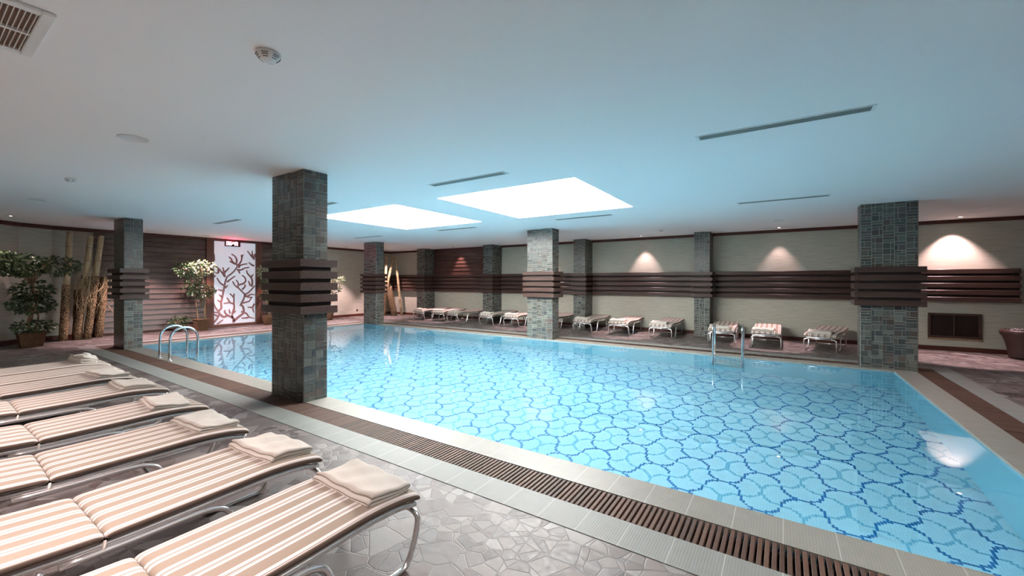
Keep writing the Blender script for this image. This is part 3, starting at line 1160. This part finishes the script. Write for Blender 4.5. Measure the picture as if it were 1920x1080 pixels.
ord_far = ['leftmost far sun lounger, nearest the corner bamboo', 'second far sun lounger from the bamboo corner', 'third far sun lounger from the bamboo corner, in the pink light',
           'far sun lounger just right of the slim pillar by the plank panel', 'far sun lounger with its head hidden behind the centre pillar', 'far sun lounger mostly hidden behind the centre pillar',
           'first far sun lounger right of the centre pillar', 'second far sun lounger right of the centre pillar', 'third far sun lounger right of the centre pillar',
           'far sun lounger standing behind the chrome pool ladder', 'far sun lounger second from the right, lit pink', 'rightmost far sun lounger beside the right pillar']
for i, (x_, y_, rz) in enumerate(far):
    o = copy_tree(proto)
    o.location = (x_, y_, 0)
    o.rotation_euler[2] = pi + rz
    o['label'] = ord_far[i]
    o['group'] = 'striped sun loungers along the far wall'
# towels
tm = [towel_mesh(s_).build('folded_towel', 'terry') for s_ in (1, 2, 3)]
used = [False] * 3


def towel(k, loc, rz, label, group, sx=1, sy=1, sz=1, tilt=.10):
    if not used[k]:
        o = tm[k]
        used[k] = True
    else:
        o = tm[k].copy()
        col.objects.link(o)
    o.location = loc
    o.rotation_euler = (tilt, 0, rz)
    o.scale = (sx, sy, sz)
    return tag(o, label, 'towel', group)


tn = [(-2.04, 1.50, .0, 0, 'cream folded towel on the nearest sun lounger, at bottom centre'), (-3.0, 1.46, .06, 1, 'cream folded towel on the second lounger from the camera'),
      (-4.0, 1.42, .05, 2, 'cream folded towel on the third lounger from the camera'), (-4.96, 1.44, -.08, 0, 'cream folded towel on the fourth lounger from the camera'),
      (-6.12, 1.48, -.03, 1, 'cream folded towel on the fifth lounger from the camera'), (-7.08, 1.47, .10, 2, 'cream folded towel with curled edge on the sixth lounger from the camera')]
for x_, y_, rz, k, lb in tn:
    towel(k, (x_, y_, .413), rz, lb, 'cream towels on the near loungers', 1, 1.0, 1.05, -.07)
towel(0, (-8.50, 1.52, .416), .1, 'cream towel folded into a thick roll on the farthest near lounger', 'cream towels on the near loungers', .95, .62, 2.0, -.05)
for i, (x_, y_, rz) in enumerate(far):
    if i == 5:
        continue
    k = i % 3
    dx = -.06 if i < 11 else .02
    lb = ord_far[i].replace('far sun lounger', 'far lounger')
    towel(k, (x_ + dx, y_ + .19, .413), pi + rz + (.05 if i % 2 else -.04), 'towel on ' + lb.split(',')[0].replace('mostly ', ''), 'cream towels on the far loungers', .88, 1.0, 1.1, -.07)


# ------------------------------------------------------------------ plants
def leaf(mb, p_, d_, size, rr, pale):
    d_ = Vector(d_).normalized()
    side = d_.cross(Vector((rr.uniform(-1, 1), rr.uniform(-1, 1), rr.uniform(-.2, 1)))).normalized()
    up_ = side.cross(d_).normalized()
    w_ = size * .30
    c = rr.random() ** 1.6
    p0 = Vector(p_)
    vs = [p0, p0 + d_ * size * .35 + side * w_ + up_ * size * .05, p0 + d_ * size - up_ * size * .12, p0 + d_ * size * .35 - side * w_ + up_ * size * .05, p0 + d_ * size * .45 - up_ * size * .02]
    mb.add(vs, [(0, 1, 4), (1, 2, 4), (4, 2, 3), (0, 4, 3)], (c, c, c))


def potted_tree(loc, label, seed, blobs, pot, trunks, leafmat='leaf', size=.075, lit_blobs=None):
    rr = random.Random(seed)
    o = empty('potted_tree', loc, label, 'potted plant')
    pw_, ph_, kind = pot
    pm = MB()
    if kind == 'square':
        n = 6
        for i in range(n):
            z0, z1 = ph_ * i / n, ph_ * (i + 1) / n
            k0 = .80 + .2 * i / n
            h_ = pw_ / 2 * k0
            pm.bev(-h_, h_, -h_, h_, z0, z1 + .002, .008)
        h_ = pw_ / 2 * 1.04
        pm.bev(-h_, h_, -h_, h_, ph_ - .03, ph_, .008)
    else:
        pm.lathe([(pw_ * .34, 0), (pw_ * .42, ph_ * .3), (pw_ * .50, ph_ * .75), (pw_ * .52, ph_), (pw_ * .46, ph_), (pw_ * .44, ph_ * .9)], 20)
    pm.build('pot', 'wicker', o)
    MB().lathe([(0.0, 0), (pw_ * .42, 0), (pw_ * .38, .012), (0.0, .02)], 12, (0, 0, ph_ - .005)).build('soil', 'soil', o)
    for tp in trunks:
        pts = catmull(tp, 5)
        n = len(pts)
        MB().tube(pts, [.022 - .010 * i / n for i in range(n)], 6).build('trunk', 'bark', o)
    fb = MB()
    pb_ = MB()
    for bi, (bx, by, bz, rx, ry, rz, cnt) in enumerate(blobs):
        pale = lit_blobs and bi in lit_blobs
        for _ in range(cnt):
            while True:
                q = Vector((rr.uniform(-1, 1), rr.uniform(-1, 1), rr.uniform(-1, 1)))
                if .35 < q.length < 1:
                    break
            p_ = Vector((bx + q.x * rx, by + q.y * ry, bz + q.z * rz))
            d_ = Vector((q.x, q.y, q.z * .6 - .25)) + Vector((rr.uniform(-.6, .6), rr.uniform(-.6, .6), rr.uniform(-.6, .4)))
            leaf(pb_ if pale else fb, p_, d_, size * rr.uniform(.7, 1.3), rr, pale)
    # thin branchlets joining the leaf masses to the trunk
    tb = MB()
    for (bx, by, bz, rx, ry, rz, cnt) in blobs:
        for _ in range(5):
            q = (bx + rr.uniform(-.6, .6) * rx, by + rr.uniform(-.6, .6) * ry, bz + rr.uniform(-.3, .5) * rz)
            tb.tube([(0, 0, max(ph_, bz - rz - .25)), ((q[0]) * .4, q[1] * .4, bz - rz * .4), q], [.008, .006, .003], 5)
    tb.build('branch', 'bark', o)
    fb.build('foliage', 'leaf', o)
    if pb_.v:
        k = pb_.build('sunlit_foliage', 'leaf_lit', o)
        k['label'] = 'leaves coloured paler, as if brightly lit'
    return o


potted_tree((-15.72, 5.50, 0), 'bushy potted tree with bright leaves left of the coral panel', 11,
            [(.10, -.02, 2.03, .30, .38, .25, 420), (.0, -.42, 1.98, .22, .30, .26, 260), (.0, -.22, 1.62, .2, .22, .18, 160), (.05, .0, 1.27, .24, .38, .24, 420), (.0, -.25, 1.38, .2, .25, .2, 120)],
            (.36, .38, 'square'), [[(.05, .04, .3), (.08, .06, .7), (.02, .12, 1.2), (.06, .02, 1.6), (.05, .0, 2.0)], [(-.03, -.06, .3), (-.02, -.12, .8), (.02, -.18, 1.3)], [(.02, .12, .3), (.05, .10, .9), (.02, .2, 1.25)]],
            lit_blobs=[0])
ro = potted_tree((-15.95, 4.98, 0), 'low leafy plant on the floor left of the bright-leaved tree pot', 12, [(0, 0, .33, .2, .26, .18, 200)], (.22, .16, 'round'), [[(0, 0, .1), (0, .02, .3), (.02, 0, .38)]])
ro.name = 'potted_shrub'
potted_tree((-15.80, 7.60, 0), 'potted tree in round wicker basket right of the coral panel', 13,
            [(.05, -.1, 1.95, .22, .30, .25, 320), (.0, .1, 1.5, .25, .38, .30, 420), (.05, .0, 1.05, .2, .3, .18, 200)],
            (.36, .36, 'round'), [[(.03, .0, .3), (.05, .05, .8), (.0, .02, 1.3), (.04, -.05, 1.9)], [(-.03, .06, .3), (-.02, .1, .9), (.0, .1, 1.4)]], lit_blobs=[0])
potted_tree((-15.75, 10.0, 0), 'potted tree almost hidden behind the near pillar, leaves past its collar', 14,
            [(.05, .15, 1.65, .22, .52, .22, 420), (.0, .2, 1.25, .2, .35, .18, 200)],
            (.36, .36, 'round'), [[(.03, .0, .3), (.05, .05, .8), (.0, .02, 1.2), (.04, -.05, 1.6)]], lit_blobs=[0])
potted_tree((-15.3, 1.85, 0), 'dark-leaved potted ficus against the left wall, edge of the photo', 15,
            [(.0, -.15, 1.98, .42, .42, .28, 700), (.05, .45, 1.98, .28, .38, .25, 420), (.0, -.45, 2.02, .3, .3, .28, 300), (.0, .02, 1.35, .28, .36, .26, 420), (.0, .02, 1.02, .30, .40, .22, 420), (.02, .05, .48, .28, .36, .16, 260)],
            (.46, .34, 'square'), [[(.02, .0, .3), (.04, -.05, .65), (.0, .08, 1.0), (.02, .02, 1.5), (.0, .0, 1.9)], [(-.03, .06, .3), (-.02, .12, .7), (.0, .06, 1.0)]], size=.085)


# ------------------------------------------------------------------ bamboo
def bamboo(base, top, r, label, wrap=0.0, group=None):
    b0, t0 = Vector(base), Vector(top)
    o = empty('bamboo_pole', base, label, 'bamboo pole', 0, group)
    d_ = (t0 - b0)
    ln_ = d_.length
    q = d_.to_track_quat('Z', 'Y')
    n = 24
    pts, rs = [], []
    z = 0
    while z < ln_:
        pts.append((0, 0, z)); rs.append(r * (1 - .12 * z / ln_))
        zn = z + .36
        if zn < ln_:
            pts += [(0, 0, zn - .02), (0, 0, zn), ]
            rs += [rs[-1], rs[-1] * 1.07]
            z = zn + .02
        else:
            pts.append((0, 0, ln_)); rs.append(rs[-1])
            break
    k = MB().tube(pts, rs, 14).build('culm', 'bamboo', o)
    k.rotation_euler = q.to_euler()
    if wrap > 0:
        mw = MB()
        pp = [(0, 0, wrap * i / 8) for i in range(9)]
        mw.tube(pp, [r * (1.14 + .05 * ((i * 7) % 3)) for i in range(9)], 14)
        k = mw.build('woven_wrap', 'mesh_wrap', o)
        k.rotation_euler = q.to_euler()
    return o


bamboo((-15.93, 2.48, 0), (-16.03, 2.62, 2.93), .072, 'thick bamboo pole standing alone left of the leaning pair', 1.5, 'bamboo poles by the left wall')
bamboo((-15.98, 2.74, 0), (-16.02, 3.02, 2.84), .072, 'left one of the two leaning bamboo poles by the plank wall', 1.75, 'bamboo poles by the left wall')
bamboo((-15.95, 2.93, 0), (-15.98, 3.22, 2.88), .072, 'right one of the two leaning bamboo poles by the plank wall', 1.75, 'bamboo poles by the left wall')
for (bx, by, tx, ty, hh, r_, lb) in ((-16.15, 2.78, -16.18, 2.82, 1.35, .10, 'rolled brown netting between the bamboo poles at left'), (-16.15, 3.20, -16.2, 3.34, 1.7, .09, 'rolled brown netting right of the leaning bamboo pair')):
    mw = MB()
    mw.tube([(bx + (tx - bx) * i / 8, by + (ty - by) * i / 8, hh * i / 8) for i in range(9)], [r_ * (1 + .06 * ((i * 5) % 3 - 1)) for i in range(9)], 14)
    tag(mw.build('netting_roll', 'mesh_wrap'), lb, 'netting roll')
rt = random.Random(5)
tw = MB()
for i in range(46):
    y0 = rt.uniform(2.7, 3.4)
    z0 = rt.uniform(.2, 1.3)
    tw.tube(catmull([(-15.9 + rt.uniform(-.2, .05), y0, z0), (-15.88, y0 + rt.uniform(-.1, .1), z0 + .45), (-15.85, y0 + rt.uniform(-.15, .3), z0 + rt.uniform(.6, 1.0))], 3), .004, 4)
tw.tube(catmull([(-15.9, 3.35, .9), (-15.8, 3.5, .55), (-15.78, 3.62, .28)], 4), .008, 5)
tag(tw.build('dry_twigs', 'twig'), 'thin dry twigs sticking out around the left bamboo poles', 'twigs', kind='stuff')
for b0, t0, r_, wr, lb in (((-15.9, 12.35, 0), (-15.7, 12.65, 2.75), .065, 0, 'leftmost leaning bamboo pole in the far corner'), ((-15.5, 12.6, 0), (-15.75, 12.95, 2.78), .065, 1.3, 'second bamboo pole from the left in the far corner'),
                           ((-15.9, 12.75, 0), (-15.55, 13.2, 2.82), .065, 1.2, 'tallest bamboo pole crossing the others in the far corner'), ((-15.22, 13.0, 0), (-15.78, 12.8, 1.75), .12, 1.6, 'thick netting-wrapped bamboo pole in the far corner'),
                           ((-15.22, 13.42, 0), (-15.5, 13.3, 2.7), .06, 0, 'rightmost plain bamboo pole in the far corner'), ((-15.55, 13.3, 0), (-15.9, 13.2, 1.5), .10, 1.4, 'short wrapped bamboo pole behind the others in the corner')):
    bamboo(b0, t0, r_, lb, wr, 'bamboo poles in the far corner')

# ------------------------------------------------------------------ urn, wall vent, table, outlet
un_ = empty('urn_planter', (4.27, 13.18, 0), 'dark brown urn filled with pebbles at the right edge', 'urn')
MB().lathe([(.24, 0), (.25, .03), (.27, .2), (.31, .38), (.34, .46), (.37, .50), (.38, .56), (.36, .60), (.32, .60), (.31, .54), (0, .54)], 32).build('urn_body', 'terracotta', un_)
rp = random.Random(9)
pm = MB()
for i in range(70):
    a, q = rp.uniform(0, 6.28), .29 * math.sqrt(rp.random())
    s_ = rp.uniform(.022, .04)
    pm.lathe([(0, -s_ * .6), (s_ * .8, -s_ * .3), (s_, 0), (s_ * .7, s_ * .45), (0, s_ * .6)], 7, (q * cos(a), q * sin(a), .585 + rp.uniform(-.01, .02)))
pb2 = pm.build('pebbles', 'pebble', un_)
pb2['kind'] = 'stuff'

wv_ = empty('wall_vent', (3.335, YB, .30), 'dark wood-framed double vent low on the wall right of the right pillar', 'vent')
hw = .44
fm = MB()
fm.bev(-hw, hw, -.05, -.001, 0, .05, .004)
fm.bev(-hw, hw, -.05, -.001, .53, .58, .004)
fm.bev(-hw, -hw + .05, -.05, -.001, .05, .53, .004)
fm.bev(hw - .05, hw, -.05, -.001, .05, .53, .004)
fm.bev(-.015, .015, -.05, -.001, .05, .53, .004)
fm.build('frame', 'wood_x', wv_)
MB().box(-hw, hw, -.008, -.001, .02, .56).build('backing', 'dark_gap', wv_)
gm = MB()
for i in range(22):
    z = .06 + i * .0215
    gm.box(-hw + .05, hw - .05, -.030, -.022, z, z + .006)
for i in range(30):
    x_ = -hw + .06 + i * .026
    gm.box(x_, x_ + .005, -.022, -.015, .05, .53)
gm.build('grille', 'bronze_mesh', wv_)
MB().bev(-hw, hw, -.04, -.001, -.045, -.005, .004).build('sill', 'bark', wv_)
MB().box(hw + .55, hw + .70, -.35, -.02, .86, 2.98).build if False else None

ot = MB().bev(XL, XL + .015, 11.77, 11.85, .25, .33, .003)
tag(ot.build('wall_outlet', 'outlet_brown'), 'small brown socket low on the plain left wall', 'socket')

tb_ = empty('side_table', (-10.0, .36, 0), 'round white side table with blue striped rim at the left edge', 'table')
MB().lathe([(0, .43), (.33, .43), (.345, .44), (.345, .46), (.33, .475), (0, .475)], 40).build('table_top', 'white_plastic', tb_)
MB().lathe([(.346, .444), (.349, .446), (.349, .450), (.346, .452)], 40).build('rim_stripe', 'blue_rim', tb_)
MB().lathe([(.346, .457), (.349, .459), (.349, .463), (.346, .465)], 40).build('rim_stripe', 'blue_rim', tb_)
MB().lathe([(.16, 0), (.15, .02), (.03, .05), (.025, .43)], 20).build('pedestal', 'white_plastic', tb_)


# ------------------------------------------------------------------ ceiling fixtures
def diffuser(x0, x1, yc, label):
    o = empty('linear_diffuser', ((x0 + x1) / 2, yc, ZC), label, 'air diffuser', 0, 'linear ceiling diffusers')
    h = (x1 - x0) / 2
    f_ = MB()
    w_ = .075
    f_.box(-h - .03, h + .03, -w_, -w_ + .02, -.006, -.0005)
    f_.box(-h - .03, h + .03, w_ - .02, w_, -.006, -.0005)
    f_.box(-h - .03, -h, -w_ + .02, w_ - .02, -.006, -.0005)
    f_.box(h, h + .03, -w_ + .02, w_ - .02, -.006, -.0005)
    f_.build('frame', 'white_plastic', o)
    MB().box(-h, h, -w_ + .02, w_ - .02, -.0025, -.0005).build('slot', 'dark_gap', o)
    s_ = MB()
    for i in range(4):
        y_ = -.045 + i * .03
        s_.box(-h, h, y_ - .011, y_ + .009, -.008, -.003)
    s_.build('blade', 'diffuser_metal', o)


dl = {(-12.2, 4.57): 'small grey linear diffuser in front of the red clock', (-8.35, 4.57): 'grey linear diffuser peeking from behind the near pillar top', (-4.5, 4.57): 'grey linear diffuser left above the big skylight',
      (-.72, 4.57): 'long grey linear diffuser closest to the camera at upper right', (-12.2, 8.70): 'faint linear diffuser above the far left pillar', (-8.3, 8.70): 'thin linear diffuser beyond the left skylight',
      (-4.5, 8.70): 'thin linear diffuser beyond the big skylight', (-.7, 8.75): 'thin linear diffuser left of the right pillar top'}
for (x_, y_), lb in dl.items():
    diffuser(x_, x_ + 1.34, y_, lb)


def detector(x_, y_, lb, k=1):
    o = empty('smoke_detector', (x_, y_, ZC), lb, 'smoke detector')
    MB().lathe([(.062 * k, 0), (.064 * k, -.008), (.060 * k, -.022), (.052 * k, -.032), (.04 * k, -.045), (.022 * k, -.055), (0, -.058)], 28, (0, 0, -.001)).build('body', 'white_plastic', o)
    sl_ = MB()
    for r_, z_ in ((.0605, -.024), (.0535, -.033), (.044, -.043)):
        for a0 in range(0, 6):
            a = a0 * pi / 3
            pts = [((r_ * k) * cos(a + t_), (r_ * k) * sin(a + t_), z_) for t_ in (0, .15, .3, .45, .6)]
            sl_.tube(pts, .0022, 4)
    sl_.build('slot', 'dark_gap', o)


detector(-2.79, 1.34, 'white smoke detector nearest the camera, upper left of centre', 1.15)
detector(-8.64, 1.42, 'small white smoke detector at far left of the ceiling')
detector(-2.89, 12.0, 'tiny white smoke detector near the far wall above the loungers')


def speaker(x_, y_, lb):
    o = empty('ceiling_speaker', (x_, y_, ZC), lb, 'speaker')
    MB().lathe([(.125, 0), (.127, -.006), (.115, -.010), (.108, -.004)], 36, (0, 0, -.0005)).build('ring', 'white_plastic', o)
    MB().lathe([(.11, -.001), (.108, -.004), (0, -.0045)], 36).build('grille', 'diffuser_metal' if False else 'speaker_grille', o)


new_mat('speaker_grille', (.55, .55, .60), .6)
speaker(-5.62, 1.37, 'flush round ceiling speaker left of the near pillar top')
speaker(-11.35, 1.46, 'flush round ceiling speaker at the far left')
speaker(-.09, 11.66, 'flush round ceiling speaker above the far ladder')


def downlight(x_, y_, lb, slot=False, fix='x'):
    o = empty('ceiling_downlight', (x_, y_, ZC), lb, 'downlight')
    MB().lathe([(.075, 0), (.078, -.006), (.055, -.010), (.05, -.002)], 24, (0, 0, -.0005)).build('ring', 'satin_metal', o)
    MB().lathe([(.05, -.001), (.04, -.0025), (0, -.003)], 20).build('bulb', 'lamp_glow', o)
    if slot:
        MB().box(-.42, -.09, -.008, .008, -.004, -.0005).build('slot', 'diffuser_metal', o)
        MB().box(.09, .42, -.008, .008, -.004, -.0005).build('slot', 'diffuser_metal', o)


for x_, lb in zip(WALL_LIGHTS, ('glowing downlight above the wall vent at right', 'downlight above the second lounger from right', 'downlight above the tall pink light cone', 'downlight behind the centre pillar top', 'downlight above the far plank panel')):
    downlight(x_, 13.2, lb, x_ in (-.1, -3.8))
for y_, lb in ((4.15, 'downlight just right of the left pillar top'), (5.55, 'downlight above the bright-leaved potted tree'), (8.3, 'downlight above the tree right of the coral panel'), (10.6, 'tiny downlight above the plain left wall')):
    downlight(-15.45, y_, lb)
downlight(-14.7, 1.47, 'paired downlight at the far left, the larger one')
downlight(-15.2, 1.2, 'paired downlight at the far left, nearer the wall')
lamp('wall_washer', 'SPOT', (-15.0, 1.35, ZC - .03), (-15.3, 1.7, 0), 22, PINK, 80, .6, .05)

# air grille top left
ag = empty('ceiling_grille', (-3.74, .0, ZC), 'white-framed brown slatted air grille at the top left corner', 'air grille')
x0, x1, y0, y1 = -.37, .37, -.5, .5
w_ = .055
f_ = MB()
f_.bev(x0, x1, y1 - w_, y1, -.02, -.0005, .004)
f_.bev(x0, x1, y0, y0 + w_, -.02, -.0005, .004)
f_.bev(x0, x0 + w_, y0 + w_, y1 - w_, -.02, -.0005, .004)
f_.bev(x1 - w_, x1, y0 + w_, y1 - w_, -.02, -.0005, .004)
f_.bev(-.01, .01, y0 + w_, y1 - w_, -.022, -.0005, .003)
f_.build('frame', 'white_plastic', ag)
MB().box(x0 + w_, x1 - w_, y0 + w_, y1 - w_, -.003, -.0005).build('filter', 'grille_brown', ag)
s_ = MB()
n = 44
for i in range(n):
    y_ = y0 + w_ + (i + .5) * (y1 - y0 - 2 * w_) / n
    s_.box(x0 + w_, x1 - w_, y_ - .002, y_ + .002, -.018, -.003)
s_.build('louvre', 'off_white_tape', ag)
